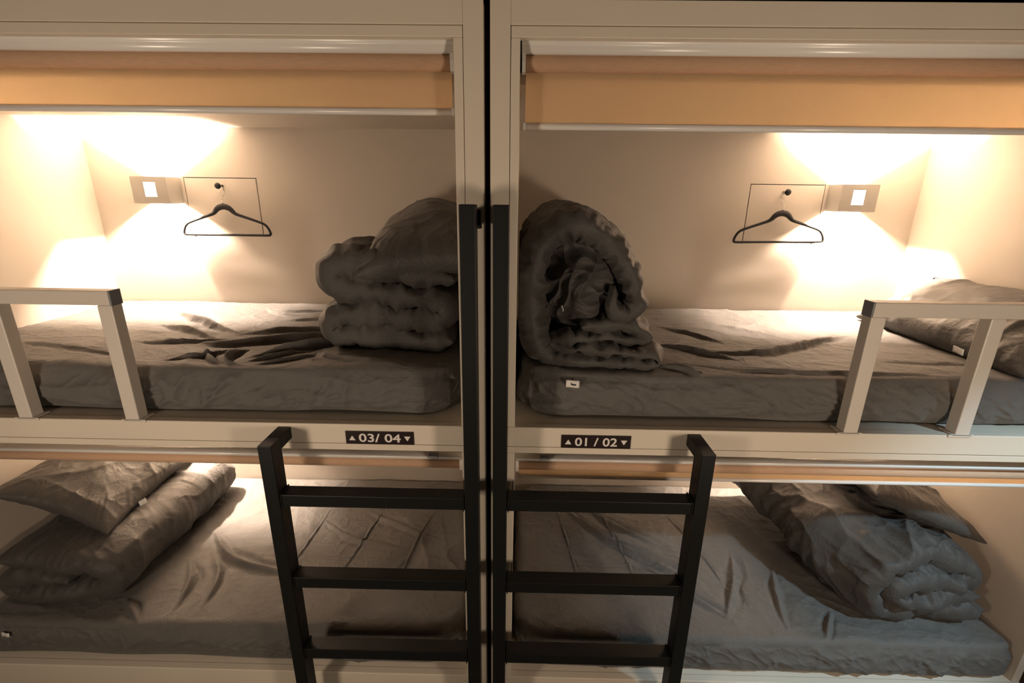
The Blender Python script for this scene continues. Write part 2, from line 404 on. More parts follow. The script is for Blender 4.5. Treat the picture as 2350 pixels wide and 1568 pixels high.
# ------------------------------------------------------------------ pegs and hangers
def peg_and_hanger(sx, px, pz, label_p, label_h, tilt):
    yh = YB - 0.030
    t = thing('wall_peg', label_p, 'peg', (px, YB, pz), 'black coat pegs')
    link('stem', tube_mesh('stem', [(px, YB + 0.0005, pz), (px, YB - 0.030, pz)], [0.006, 0.005], 14, ref=(1, 0, 0)), M['black'], t, True)
    link('knob', tube_mesh('knob', [(px, YB - 0.030, pz), (px, YB - 0.033, pz), (px, YB - 0.039, pz), (px, YB - 0.045, pz), (px, YB - 0.048, pz)],
         [0.007, 0.013, 0.0155, 0.013, 0.006], 18, ref=(1, 0, 0)), M['black'], t, True)
    # hanger, drawn in its own plane: local x right, z up, origin at top of the arch
    hx, hz = px - sx * 0.005 + 0.000, pz - 0.088
    c, s = math.cos(tilt), math.sin(tilt)
    def W(x, z): return (hx + x * c - z * s, yh, hz + x * s + z * c)
    t = thing('coat_hanger', label_h, 'hanger', (hx, yh, hz), 'black coat hangers')
    half = [(0.0, -0.010), (0.018, -0.013), (0.034, -0.022), (0.047, -0.037), (0.058, -0.046), (0.075, -0.052), (0.11, -0.0635), (0.16, -0.080), (0.190, -0.091), (0.205, -0.102), (0.216, -0.120), (0.222, -0.139), (0.219, -0.147), (0.210, -0.1495)]
    rad = [0.0115, 0.0115, 0.0105, 0.009, 0.0068, 0.0058, 0.0053, 0.005, 0.005, 0.005, 0.005, 0.005, 0.005, 0.0046]
    bar = [(x, -0.1495) for x in (0.15, 0.08, 0.0, -0.08, -0.15)]
    pts = half + bar + [(-x, z) for x, z in half[:0:-1]]
    rr = [q * 1.25 for q in rad + [0.0044] * 5 + rad[:0:-1]]
    # smooth once
    def sub(p):
        q = []
        n = len(p)
        for i in range(n):
            a, b_ = np.array(p[i], float), np.array(p[(i + 1) % n], float)
            q += [tuple(a * 0.75 + b_ * 0.25), tuple(a * 0.25 + b_ * 0.75)]
        return q
    full = [(x, z, r) for (x, z), r in zip(pts, rr)]
    full = sub(sub(full))
    me = tube_mesh('frame', [W(x, z) for x, z, r in full], [r for x, z, r in full], 10, (1.0, 0.0), True)
    me = tube_mesh('frame', [W(x, z) for x, z, r in full], [r for x, z, r in full], 10, (1.0, 0.62), True)
    link('frame', me, M['black'], t, True)
    link('collar', tube_mesh('collar', [W(0, -0.004), W(0, 0.006)], [0.006, 0.004], 12, ref=(1, 0, 0)), M['black'], t, True)
    hook = [(0, 0.002), (0, 0.030), (0.002, 0.040), (0.010, 0.050)] if sx < 0 else [(0, 0.002), (0, 0.026), (-0.004, 0.036), (-0.014, 0.050)]
    k = -1 if sx > 0 else 1
    hook = [(0, 0.004), (0, 0.030), (k * 0.006, 0.040), (k * 0.016, 0.050), (k * 0.019, 0.064), (k * 0.015, 0.080), (k * 0.004, 0.0905), (-k * 0.006, 0.0955), (-k * 0.016, 0.0935), (-k * 0.022, 0.086)]
    hook = [(x - k * 0.0, z) for x, z in hook]
    hk = sub([(x, z, 0.0016) for x, z in hook])[:-2]
    link('hook', tube_mesh('hook', [W(x, z) for x, z, r in hk], [r for x, z, r in hk], 8), M['chrome'], t, True)
    for x in (-0.165,) if sx < 0 else (0.165,):
        link('bar_notch', tube_mesh('bar_notch', [W(x, -0.150), W(x, -0.162)], [0.0022, 0.0022], 8, ref=(1, 0, 0)), M['black'], t, True)
peg_and_hanger(-1, -1.398, 2.079, 'black wall peg holding the left hanger', 'black coat hanger right of its lit lamp, in the upper left bunk', 0.0)
peg_and_hanger(1, 1.390, 2.081, 'black wall peg holding the right hanger', 'black coat hanger left of its lit lamp, in the upper right bunk', 0.02)

# ------------------------------------------------------------------ guard rails
def guard(sx, label):
    t = thing('guard_rail', label, 'guard rail', (sx * 1.5, 0.022, DECKS[0]), 'bunk guard rails')
    w_, d0, d1 = 0.045, -0.001, 0.040
    zr0, zr1 = 1.7165, 1.7615
    xs = [1.1425, 1.4965, 1.8505]
    for x in xs:
        box('rail_post', (sx * x, sx * (x + w_), d0, d1, DECKS[0] + 0.003, zr0 + 0.001 if x > 1.2 else zr0), M['rail'], t, 0.003)
        box('foot_plate', (sx * (x - 0.012), sx * (x + w_ + 0.012), -0.003, d1 + 0.008, DECKS[0] + 0.0002, DECKS[0] + 0.0045), M['rail'], t, 0.001)
        box('foot_lip', (sx * (x - 0.022), sx * (x + w_ + 0.004), -0.003, -0.0002, DECKS[0] - 0.006, DECKS[0] + 0.0035), M['rail'], t, 0.0006)
    box('top_rail', (sx * (xs[0] + 0.0002), sx * (XE - 0.004), d0, d1, zr0, zr1), M['rail'], t, 0.003)
    box('corner_cap', (sx * (xs[0] - 0.0035), sx * (xs[0] + 0.0030), d0 - 0.001, d1 + 0.001, zr0 - 0.001, zr1 + 0.001), M['cap'], t, 0.0015)
guard(-1, 'painted metal guard rail of the upper left bunk')
guard(1, 'painted metal guard rail of the upper right bunk, in front of the pillow')

# ------------------------------------------------------------------ ladders
def ladder(sx, label):
    t = thing('bunk_ladder', label, 'ladder', (sx * 0.35, -0.1, 0.0), 'black steel bunk ladders')
    yf, yb = -0.130, -0.072
    xi0, xi1, xo0, xo1 = 0.0220, 0.0650, 0.645, 0.688
    box('stile', (sx * xi0, sx * xi1, yf, yb, 0.0, 2.027), M['ladder'], t, 0.002)
    box('stile', (sx * xo0, sx * xo1, yf, yb, 0.0, 1.320), M['ladder'], t, 0.002)
    box('hook_arm', (sx * xo0, sx * xo1, yb, -0.0006, 1.280, 1.320), M['ladder'], t, 0.002)
    for z in (1.148, 0.829, 0.518, 0.205):
        box('rung', (sx * xi1, sx * xo0, yf + 0.004, yb - 0.002, z - 0.042, z), M['ladder'], t, 0.002)
        for x in (xi1 + 0.003, xo0 - 0.007):
            box('rung_flange', (sx * x, sx * (x + 0.004), yf + 0.001, yb, z - 0.045, z + 0.004), M['ladder'], t, 0.0008)
    for z in (1.985,):
        box('wall_bracket', (sx * (0.030), sx * (0.055), yb, -0.0005, z - 0.02, z + 0.02), M['ladder'], t, 0.002)
        box('bracket_plate', (sx * (0.0185), sx * (0.0605), -0.005, -0.0005, z - 0.026, z + 0.026), M['ladder'], t, 0.001)
ladder(-1, 'black steel ladder left of the dark gap')
ladder(1, 'black steel ladder right of the dark gap')

# ------------------------------------------------------------------ number plates
def text_mesh(s, size):
    cu = bpy.data.curves.new('digits', 'FONT'); cu.body = s; cu.size = size; cu.extrude = 0.0006; cu.offset = 0.018 * size; cu.align_x = 'LEFT'
    cu.space_character = 1.02
    o = bpy.data.objects.new('digits', cu); COL.objects.link(o)
    bpy.context.view_layer.update()
    me = bpy.data.meshes.new_from_object(o.evaluated_get(bpy.context.evaluated_depsgraph_get()))
    bpy.data.objects.remove(o, do_unlink=True)
    return me
def plate(x0, x1, s, label):
    z0, z1 = 1.2625, 1.3095
    xc, zc = (x0 + x1) / 2, (z0 + z1) / 2
    t = thing('number_plate', label, 'sign', (xc, -0.002, zc), 'bunk number plates')
    box('plate', (x0, x1, -0.0035, -0.0003, z0, z1), M['plate'], t, 0.0008)
    whole = text_mesh(s, 0.043)
    xs = [v.co.x for v in whole.vertices]; zs = [v.co.y for v in whole.vertices]
    k = 0.137 / (max(xs) - min(xs)); kz = 0.0305 / (max(zs) - min(zs))
    cx, cz = (max(xs) + min(xs)) / 2, (max(zs) + min(zs)) / 2
    for i, ch in enumerate(s):
        if ch == ' ': continue
        right = max(v.co.x for v in text_mesh(s[:i + 1], 0.043).vertices)
        one = text_mesh(ch, 0.043)
        dx = right - max(v.co.x for v in one.vertices)
        vs = [v.co + Vector((dx, 0, 0)) for v in one.vertices]
        fs = [list(p.vertices) for p in one.polygons]
        me = bpy.data.meshes.new('digit')
        me.from_pydata([(xc + (v.x - cx) * k, -0.0040 - v.z * 0.3, zc + (v.y - cz) * kz) for v in vs], [], fs); clean(me)
        link('slash' if ch == '/' else 'digit', me, M['letter'], t)
    for sgn in (-1, 1):
        ax = xc + sgn * 0.0905; w_, h_ = 0.0105, 0.0085
        zt = zc - 0.001
        tri = [(ax - w_, zt + sgn * h_), (ax + w_, zt + sgn * h_), (ax, zt - sgn * h_)]
        vs = [(x, -0.0036, z) for x, z in tri] + [(x, -0.0044, z) for x, z in tri]
        me = bpy.data.meshes.new('arrow'); me.from_pydata(vs, [], [(0, 1, 2), (5, 4, 3), (0, 3, 4, 1), (1, 4, 5, 2), (2, 5, 3, 0)]); clean(me)
        link('arrow', me, M['letter'], t)
plate(-0.467, -0.243, '03/ 04', 'number plate left of the ladders, reading 03 / 04')
plate(0.239, 0.465, '01 / 02', 'number plate right of the gap, reading 01 / 02')

# ------------------------------------------------------------------ cloth builders
def grid_faces(nx, ny, off=0, flip=False):
    i, j = np.meshgrid(np.arange(nx - 1), np.arange(ny - 1), indexing='ij')
    a = (i * ny + j + off).ravel(); f = np.stack([a, a + ny, a + ny + 1, a + 1], 1)
    return f[:, ::-1] if flip else f

def np_mesh(name, V, Fc):
    me = bpy.data.meshes.new(name)
    V = np.asarray(V, np.float32); Fc = np.asarray(Fc, np.int32)
    me.vertices.add(len(V)); me.vertices.foreach_set('co', V.ravel())
    me.loops.add(Fc.size); me.loops.foreach_set('vertex_index', Fc.ravel())
    me.polygons.add(len(Fc))
    me.polygons.foreach_set('loop_start', np.arange(0, Fc.size, 4, dtype=np.int32))
    me.polygons.foreach_set('loop_total', np.full(len(Fc), 4, np.int32))
    me.polygons.foreach_set('use_smooth', np.ones(len(Fc), bool))
    me.update(calc_edges=True); me.validate()
    return me

def seg_field(X, Y, path):
    """distance (signed) and position 0..1 along a polyline for every point"""
    P = np.array(path, float); L = np.linalg.norm(np.diff(P, axis=0), axis=1); cum = np.concatenate([[0], np.cumsum(L)]); tot = cum[-1]
    best = np.full(X.shape, 1e9); sd = np.zeros(X.shape); tt = np.zeros(X.shape)
    for k in range(len(P) - 1):
        d = P[k + 1] - P[k]; l2 = d @ d
        t = np.clip(((X - P[k, 0]) * d[0] + (Y - P[k, 1]) * d[1]) / l2, 0, 1)
        dx, dy = X - (P[k, 0] + t * d[0]), Y - (P[k, 1] + t * d[1])
        r = np.hypot(dx, dy); sg = np.sign(d[0] * dy - d[1] * dx)
        mk = r < best
        best = np.where(mk, r, best); sd = np.where(mk, r * sg, sd); tt = np.where(mk, (cum[k] + t * L[k]) / tot, tt)
    return sd, tt

def smooth_path(path, n=6):
    P = np.array(path, float)
    if len(P) < 3: return P
    Q = np.vstack([2 * P[0] - P[1], P, 2 * P[-1] - P[-2]]); out = []
    for k in range(1, len(Q) - 2):
        for i in range(n):
            t = i / n; a, b_, c, d = Q[k - 1], Q[k], Q[k + 1], Q[k + 2]
            out.append(0.5 * (2 * b_ + (c - a) * t + (2 * a - 5 * b_ + 4 * c - d) * t * t + (3 * b_ - a - 3 * c + d) * t ** 3))
    out.append(P[-1])
    return np.array(out)

def creases(X, Y, items):
    H = np.zeros(X.shape)
    for path, w_, h_ in items:
        sd, tt = seg_field(X, Y, smooth_path(path))
        taper = np.clip(np.minimum(tt, 1 - tt) / 0.42, 0, 1); taper = taper * taper * (3 - 2 * taper)
        wob = w_ * (0.75 + 0.5 * noise(X * 9, Y * 9, 3.1)) * (0.45 + 0.55 * taper)
        q = sd / np.maximum(wob, 1e-4)
        H += h_ * taper * (np.exp(-q * q) - 0.45 * np.exp(-(q - 1.9) ** 2) - 0.25 * np.exp(-(q + 1.9) ** 2))
    return H

def mattress(name, label, sx, z0, items, seed, y0=0.040, hgt=0.165, sag=None, front=None, fine=1.0, side_amp=1.0):
    """mattress under a fitted sheet: rounded slab, wrinkled top and sides."""
    xa, xb, y1 = 0.105, 2.035, 1.070
    Lx, Ly, R = xb - xa, y1 - y0, 0.026
    nx, ny, nk = 392, 208, 34
    u = np.linspace(0, 1, nx); v = np.linspace(0, 1, ny)
    U, Vv = np.meshgrid(u, v, indexing='ij')
    # rounded plan corners
    def plan(U, Vv):
        x, y = U * Lx, Vv * Ly
        rc = np.where(U > 0.5, 0.05, 0.15)
        dx = np.maximum(rc - x, 0) + -np.maximum(x - (Lx - rc), 0); dy = np.maximum(rc - y, 0) - np.maximum(y - (Ly - rc), 0)
        a, b_ = np.abs(dx) / rc, np.abs(dy) / rc
        both = (a > 0) & (b_ > 0)
        na = np.where(both, a * np.sqrt(np.maximum(1 - b_ * b_ / 2, 0)), a); nb = np.where(both, b_ * np.sqrt(np.maximum(1 - a * a / 2, 0)), b_)
        x = np.where(both, x + np.sign(dx) * (a - na) * rc, x); y = np.where(both, y + np.sign(dy) * (b_ - nb) * rc, y)
        return x, y
    x, y = plan(U, Vv)
    e = np.minimum(np.minimum(U * Lx, (1 - U) * Lx), np.minimum(Vv * Ly, (1 - Vv) * Ly))
    q = np.clip(1 - e / R, 0, 1)
    z = hgt - R * (1 - np.sqrt(np.maximum(1 - q * q, 0))) * 0.8
    Xw = sx * (xa + x); Yw = y0 + y
    amp = np.clip(e / 0.03, 0.0, 1)
    H = 1.45 * creases(Xw, Yw, items)
    H += fine * (0.0035 * fbm(Xw * 5 + seed, Yw * 5, seed) + 0.0042 * ridge(Xw * 4.2 + 0.6 * noise(Xw * 3, Yw * 3, seed), Yw * 6.5, seed + 2.0, 9) * (0.5 + noise(Xw * 2.2, Yw * 2.2, seed + 9))
           + 0.0022 * ridge(Xw * 11 + noise(Xw * 5, Yw * 5, seed), Yw * 16, seed + 5.0, 7))
    H += fine * (0.0055 * wrinkle(Xw, Yw, seed + 3, 5.0) + 0.0025 * wrinkle(Xw, Yw, seed + 13, 12.0))
    H += 0.010 * noise(Xw * 1.6, Yw * 1.6, seed + 1)
    z = z + H * (0.25 + 0.75 * amp)
    if sag is not None: z = z + sag(Xw, Yw)
    top = np.stack([Xw, Yw, z0 + z], -1)
    # boundary loop (front, far end, back, near end)
    idx = np.arange(nx * ny).reshape(nx, ny)
    loop = np.concatenate([idx[:, 0], idx[-1, 1:], idx[-2::-1, -1], idx[0, -2:0:-1]])
    B = top.reshape(-1, 3)[loop]; n = len(loop)
    ctr = np.array([sx * (xa + xb) / 2, (y0 + y1) / 2])
    # outward direction from loop tangent
    T = np.roll(B, -3, 0) - np.roll(B, 3, 0); N = np.stack([T[:, 1], -T[:, 0]], 1); N /= np.linalg.norm(N, axis=1)[:, None] + 1e-9
    if ((B[:, :2] - ctr) * N).sum() < 0: N = -N
    arcl = np.concatenate([[0], np.cumsum(np.linalg.norm(np.diff(B[:, :2], axis=0), axis=1))])
    rings = []
    bot = 0.004 + 0.012 * np.clip(noise(arcl * 3.1, seed, 4.4) + 0.25, 0, 1)
    for k in range(1, nk + 1):
        f = k / nk
        zz = B[:, 2] * (1 - f) + (z0 + bot) * f
        bulge = 0.010 * np.sin(math.pi * min(f * 1.08, 1)) ** 0.8 - 0.004 * max(f - 0.75, 0) / 0.25
        wr = side_amp * (0.0075 * ridge(arcl * 6 + f * 1.6 + 0.7 * noise(arcl * 2, f * 2, seed), f * 1.6, seed + 3, 5) * (0.4 + noise(arcl * 2.3, f, seed + 8)) + 0.0045 * ridge(arcl * 15 - f * 2.2, f * 2.4, seed + 6, 5) + 0.006 * noise(arcl * 4, f * 1.5, seed) + 0.010 * wrinkle(arcl, np.full(arcl.shape, f * 0.16), seed + 2, 7.0) + 0.005 * wrinkle(arcl, np.full(arcl.shape, f * 0.16), seed + 12, 14.0)) * math.sin(math.pi * min(f + 0.02, 1)) ** 0.5
        off = np.minimum(bulge + wr - 0.004, 0.022 + 0.006 * (y0 < 0.05))
        ring = np.stack([B[:, 0] + N[:, 0] * off, np.minimum(B[:, 1] + N[:, 1] * off, YB - 0.003), zz], 1)
        ring[:, 0] = np.clip(ring[:, 0], min(sx * (HALF + 0.003), sx * (XE - 0.003)), max(sx * (HALF + 0.003), sx * (XE - 0.003)))
        rings.append(ring)
    V = np.vstack([top.reshape(-1, 3)] + rings)
    Fc = [grid_faces(nx, ny, 0, False)]
    prev = loop
    for k in range(nk):
        cur = nx * ny + k * n + np.arange(n)
        Fc.append(np.stack([prev, np.roll(prev, -1), np.roll(cur, -1), cur], 1)); prev = cur
    Fc = np.vstack(Fc)
    me = np_mesh(name, V, Fc)
    bm = bmesh.new(); bm.from_mesh(me)
    bmesh.ops.recalc_face_normals(bm, faces=bm.faces[:]); bm.to_mesh(me); bm.free()
    o = link(name, me, M['sheet'], None)
    tag(o, label, 'mattress', 'mattresses under grey fitted sheets')
    return o

def tag_label(parent, c, ex, ey, w_, h_, prints=True):
    """small sewn-in white cloth label: centre, unit vectors across and up, size."""
    if parent.name.startswith('mattress'):
        n_ = len(parent.data.vertices); co = np.empty(n_ * 3, np.float32); parent.data.vertices.foreach_get('co', co); co = co.reshape(-1, 3)
        near = co[(np.abs(co[:, 0] - c[0]) < 0.03) & (np.abs(co[:, 2] - c[2]) < 0.02) & (co[:, 1] < 0.2)]
        if len(near): c = (c[0], float(near[:, 1].min()) - 0.004, c[2])
    c, ex, ey = Vector(c), Vector(ex).normalized(), Vector(ey).normalized(); nrm = ex.cross(ey).normalized()
    vs, fs = [], []
    n, mm = 7, 4
    for i in range(n):
        for j in range(mm):
            a, b_ = i / (n - 1) - 0.5, j / (mm - 1) - 0.5
            vs.append(c + ex * a * w_ + ey * b_ * h_ + nrm * (0.003 * math.sin(a * 5) + 0.001))
    for i in range(n - 1):
        for j in range(mm - 1):
            k = i * mm + j; fs.append((k, k + mm, k + mm + 1, k + 1))
    me = bpy.data.meshes.new('care_label'); me.from_pydata([tuple(v) for v in vs], [], fs); clean(me)
    o = link('care_label', me, M['white_tag'], parent, True)
    sm = o.modifiers.new('thick', 'SOLIDIFY'); sm.thickness = 0.0008
    o['label'] = 'white care label'
    if prints:
        q = [(-0.16, -0.10), (0.02, -0.22), (0.26, -0.16), (0.24, 0.04), (0.02, 0.02), (-0.14, 0.14)]
        p0 = [c + ex * a * w_ + ey * b_ * h_ + nrm * (0.003 * math.sin(a * 5) + 0.0017) for a, b_ in q]
        pm = bpy.data.meshes.new('print'); pm.from_pydata([tuple(v) for v in p0] + [tuple(v + nrm * 0.0003) for v in p0], [], [tuple(range(6)), tuple(range(11, 5, -1))] + [(i, (i + 1) % 6, 6 + (i + 1) % 6, 6 + i) for i in range(6)]); clean(pm)
        po = link('print', pm, M['print']); po.parent = o; po.matrix_parent_inverse = Matrix.Identity(4)
    return o

def ribbon(name, path, thick, y0, y1, seed, ns=440, nt=150, shear=0.0, wr=1.0, ragged=0.02, pucker=1.0, crumple=0.0, thick_fn=None, xlim=None, rot=0.0, edge=(6, 8), zmin=None, lift=None):
    """a thick soft duvet: a padded strip folded along an XZ path and run front to back in Y."""
    C = smooth_path(path, 24)
    L = np.concatenate([[0], np.cumsum(np.linalg.norm(np.diff(C, axis=0), axis=1))]); tot = L[-1]
    s = np.linspace(0, 1, ns)
    cx = np.interp(s * tot, L, C[:, 0]); cz = np.interp(s * tot, L, C[:, 1])
    tx, tz = np.gradient(cx), np.gradient(cz); ln = np.hypot(tx, tz) + 1e-9
    nxv, nzv = -tz / ln, tx / ln
    # ease the normals so tight folds stay round
    ker = np.hanning(11); ker /= ker.sum()
    nxv = np.convolve(np.pad(nxv, 5, 'edge'), ker, 'valid'); nzv = np.convolve(np.pad(nzv, 5, 'edge'), ker, 'valid')
    t = 0.5 - 0.5 * np.cos(np.linspace(0, 1, nt) * math.pi); t = 0.5 * t + 0.5 * np.linspace(0, 1, nt)
    S, T = np.meshgrid(s, t, indexing='ij')
    hs = (1 - np.abs(2 * S - 1) ** edge[1]) ** 0.5; ht = (1 - np.abs(2 * T - 1) ** edge[0]) ** 0.5
    th = thick if thick_fn is None else thick * thick_fn(S)
    Ly = y1 - y0; al, tl = S * tot, T * Ly
    V = []
    for side in (1, -1):
        sd = seed + (3.7 if side > 0 else 11.2)
        h = th * hs * ht * (1 + 0.22 * noise(al * 5, tl * 4, sd)) + 0.002
        d_edge = np.minimum(tl, Ly - tl)
        w1 = 0.011 * noise(al * 7, tl * 5, sd) + 0.010 * (ridge(al * 6 + 0.8 * noise(al * 3, tl * 3, sd), tl * 4.0, sd + 2, 5) - 0.3) + 0.0045 * (ridge(al * 14, tl * 9, sd + 4, 5) - 0.3)
        w1 = 0.6 * w1 + 0.013 * wrinkle(al, tl, sd + 9, 7.0) + 0.0055 * wrinkle(al, tl, sd + 19, 15.0)
        wp = 0.012 * np.exp(-d_edge / 0.07) * noise(al * 26, tl * 5, sd + 6) + 0.006 * np.exp(-d_edge / 0.14) * noise(al * 46, tl * 6, sd + 8)
        w_ = (wr * w1 + pucker * wp) * np.clip(hs * ht * 1.5, 0, 1)
        r = side * (h + w_)
        X = cx[:, None] + nxv[:, None] * r; Z = cz[:, None] + nzv[:, None] * r
        yf = y0 + ragged * (1.4 * noise(al * 4.5, seed, 0.5) + 0.5 * noise(al * 13, seed, 1.5))
        Y = yf * (1 - T) + (y1 + ragged * noise(al * 5, seed, 7.5)) * T
        if crumple:
            X = X + crumple * noise(al * 3.2, tl * 3.6, seed + 20); Z = Z + crumple * (noise(al * 3.4, tl * 3.1, seed + 30) + 0.5 * noise(al * 7, tl * 8, seed + 31)); Y = Y + crumple * noise(al * 3, tl * 3, seed + 40)
        X = X + shear * (Y - y0)
        if rot:
            xm, ym = cx.mean(), (y0 + y1) / 2; ca, sa = math.cos(rot), math.sin(rot)
            X, Y = xm + (X - xm) * ca - (Y - ym) * sa, ym + (X - xm) * sa + (Y - ym) * ca
        if lift is not None: Z = Z + lift(X, Y)
        if zmin is not None: Z = np.where(Z < zmin, zmin + 0.003 * noise(X * 20, Y * 20), Z)
        if xlim is not None: X = np.clip(X, xlim[0] + 0.002 * noise(Y * 9, Z * 9, 2.0), xlim[1] + 0.002 * noise(Y * 9, Z * 9, 5.0))
        Y = np.minimum(Y, YB - 0.012)
        V.append(np.stack([X, Y, Z], -1).reshape(-1, 3))
    n1 = ns * nt
    idx = np.arange(n1).reshape(ns, nt)
    loop = np.concatenate([idx[:, 0], idx[-1, 1:], idx[-2::-1, -1], idx[0, -2:0:-1]])
    Fc = np.vstack([grid_faces(ns, nt, 0), grid_faces(ns, nt, n1, True), np.stack([loop, loop + n1, np.roll(loop, -1) + n1, np.roll(loop, -1)], 1)])
    me = np_mesh(name, np.vstack(V), Fc)
    bm = bmesh.new(); bm.from_mesh(me); bmesh.ops.recalc_face_normals(bm, faces=bm.faces[:]); bm.to_mesh(me); bm.free()
    return me

def pillow_mesh(name, a, b_, T, seed, mtx, n=130, pinch=0.09, wr=1.0, bend=0.0, clampf=None):
    """soft pillow, half sizes a x b_, half thickness T, placed with mtx."""
    u = np.linspace(-1, 1, n); u = np.sign(u) * (1 - (1 - np.abs(u)) ** 1.25)
    U, W = np.meshgrid(u, u, indexing='ij')
    X = a * U * (1 - pinch * (1 - W ** 2)); Y = b_ * W * (1 - pinch * (1 - U ** 2))
    base = (np.maximum((1 - U ** 2), 0) * np.maximum((1 - W ** 2), 0)) ** 0.42
    V = []
    for side in (1, -1):
        sd = seed + side * 5.3
        e = np.minimum(1 - np.abs(U), 1 - np.abs(W))
        cor = np.clip(np.hypot(U, W) - 0.75, 0, 1)
        ang = np.arctan2(W, U)
        w_ = 0.010 * noise(X * 6, Y * 6, sd) + 0.008 * (ridge(X * 6 + noise(X * 4, Y * 4, sd), Y * 6, sd + 1, 5) - 0.3) + 0.004 * (ridge(X * 15, Y * 13, sd + 2, 5) - 0.3)
        w_ = 0.6 * w_ + 0.011 * wrinkle(X, Y, sd + 9, 6.0) + 0.005 * wrinkle(X, Y, sd + 19, 14.0)
        w_ = w_ + 0.009 * np.exp(-e * 10) * noise(X * 30 * (np.abs(W) > np.abs(U)), Y * 30 * (np.abs(W) <= np.abs(U)), sd + 4) + 0.02 * cor * noise(ang * 14, 0, sd)
        Z = side * (T * base * (1 + 0.15 * noise(X * 4, Y * 4, sd)) + 0.0015 + wr * w_ * np.clip(base * 1.6, 0, 1))
        Zb = Z - bend * (X / a) ** 2 * a
        V.append(np.stack([X, Y, Zb], -1).reshape(-1, 3))
    V = np.vstack(V)
    Mx = np.array(mtx); V = V @ Mx[:3, :3].T + Mx[:3, 3]
    if clampf is not None: V = clampf(V)
    n1 = n * n; idx = np.arange(n1).reshape(n, n)
    loop = np.concatenate([idx[:, 0], idx[-1, 1:], idx[-2::-1, -1], idx[0, -2:0:-1]])
    Fc = np.vstack([grid_faces(n, n, 0), grid_faces(n, n, n1, True), np.stack([loop, loop + n1, np.roll(loop, -1) + n1, np.roll(loop, -1)], 1)])
    me = np_mesh(name, V, Fc)
    bm = bmesh.new(); bm.from_mesh(me); bmesh.ops.recalc_face_normals(bm, faces=bm.faces[:]); bm.to_mesh(me); bm.free()
    return me

def TRS(loc, rx=0, ry=0, rz=0):
    return Matrix.Translation(loc) @ Matrix.Rotation(rz, 4, 'Z') @ Matrix.Rotation(ry, 4, 'Y') @ Matrix.Rotation(rx, 4, 'X')

# ------------------------------------------------------------------ mattresses
ZU, ZL = DECKS
UL = mattress('mattress', 'rumpled grey sheeted mattress carrying the stacked duvet, beneath the left hanger', -1, ZU, [
    ([(-0.55, 0.42), (-0.72, 0.30), (-0.88, 0.17)], 0.020, 0.024),
    ([(-0.52, 0.50), (-0.75, 0.42), (-1.00, 0.33), (-1.20, 0.35)], 0.018, 0.020),
    ([(-0.55, 0.60), (-0.90, 0.50), (-1.10, 0.42)], 0.016, 0.014),
    ([(-1.60, 0.85), (-1.35, 0.66), (-1.12, 0.50), (-0.98, 0.42)], 0.020, 0.018),
    ([(-1.50, 0.60), (-1.30, 0.50), (-1.05, 0.36)], 0.016, 0.014),
    ([(-0.90, 0.30), (-0.93, 0.20), (-0.90, 0.12), (-0.82, 0.10)], 0.012, 0.018),
    ([(-1.05, 0.25), (-0.98, 0.16), (-0.88, 0.09)], 0.012, 0.014),
    ([(-1.90, 0.30), (-1.50, 0.22), (-1.15, 0.14)], 0.014, 0.007),
    ([(-0.80, 0.90), (-1.0, 0.86), (-1.2, 0.90)], 0.012, 0.009),
    ([(-0.70, 0.26), (-0.55, 0.18), (-0.35, 0.13)], 0.014, 0.009),
    ([(-0.62, 0.34), (-0.76, 0.22), (-0.86, 0.11)], 0.010, 0.012), ([(-0.60, 0.24), (-0.72, 0.16), (-0.82, 0.09)], 0.009, 0.010),
    ([(-0.95, 0.30), (-1.02, 0.20), (-1.16, 0.12)], 0.010, 0.010), ([(-1.00, 0.42), (-1.18, 0.34), (-1.42, 0.33)], 0.011, 0.009),
    ([(-0.62, 0.66), (-0.82, 0.70), (-1.05, 0.66)], 0.010, 0.008), ([(-1.20, 0.95), (-1.05, 0.80), (-0.80, 0.74)], 0.010, 0.008)], 1.7, y0=0.072, hgt=0.160, side_amp=1.7)
UR = mattress('mattress', 'grey sheeted mattress carrying the rolled duvet, beneath the right hanger', 1, ZU, [
    ([(0.70, 0.32), (0.95, 0.30), (1.20, 0.42), (1.55, 0.62)], 0.022, 0.018),
    ([(0.62, 0.40), (0.78, 0.28), (0.90, 0.22)], 0.014, 0.014),
    ([(0.60, 0.22), (0.80, 0.14), (1.10, 0.12), (1.6, 0.10)], 0.014, 0.009),
    ([(0.70, 0.70), (0.85, 0.52), (0.95, 0.40)], 0.014, 0.010),
    ([(0.55, 0.16), (0.65, 0.12), (0.72, 0.05)], 0.012, 0.014),
    ([(1.3, 0.26), (1.6, 0.22), (1.95, 0.26)], 0.014, 0.006)], 5.2, y0=0.070, hgt=0.160, fine=0.9, side_amp=1.7)
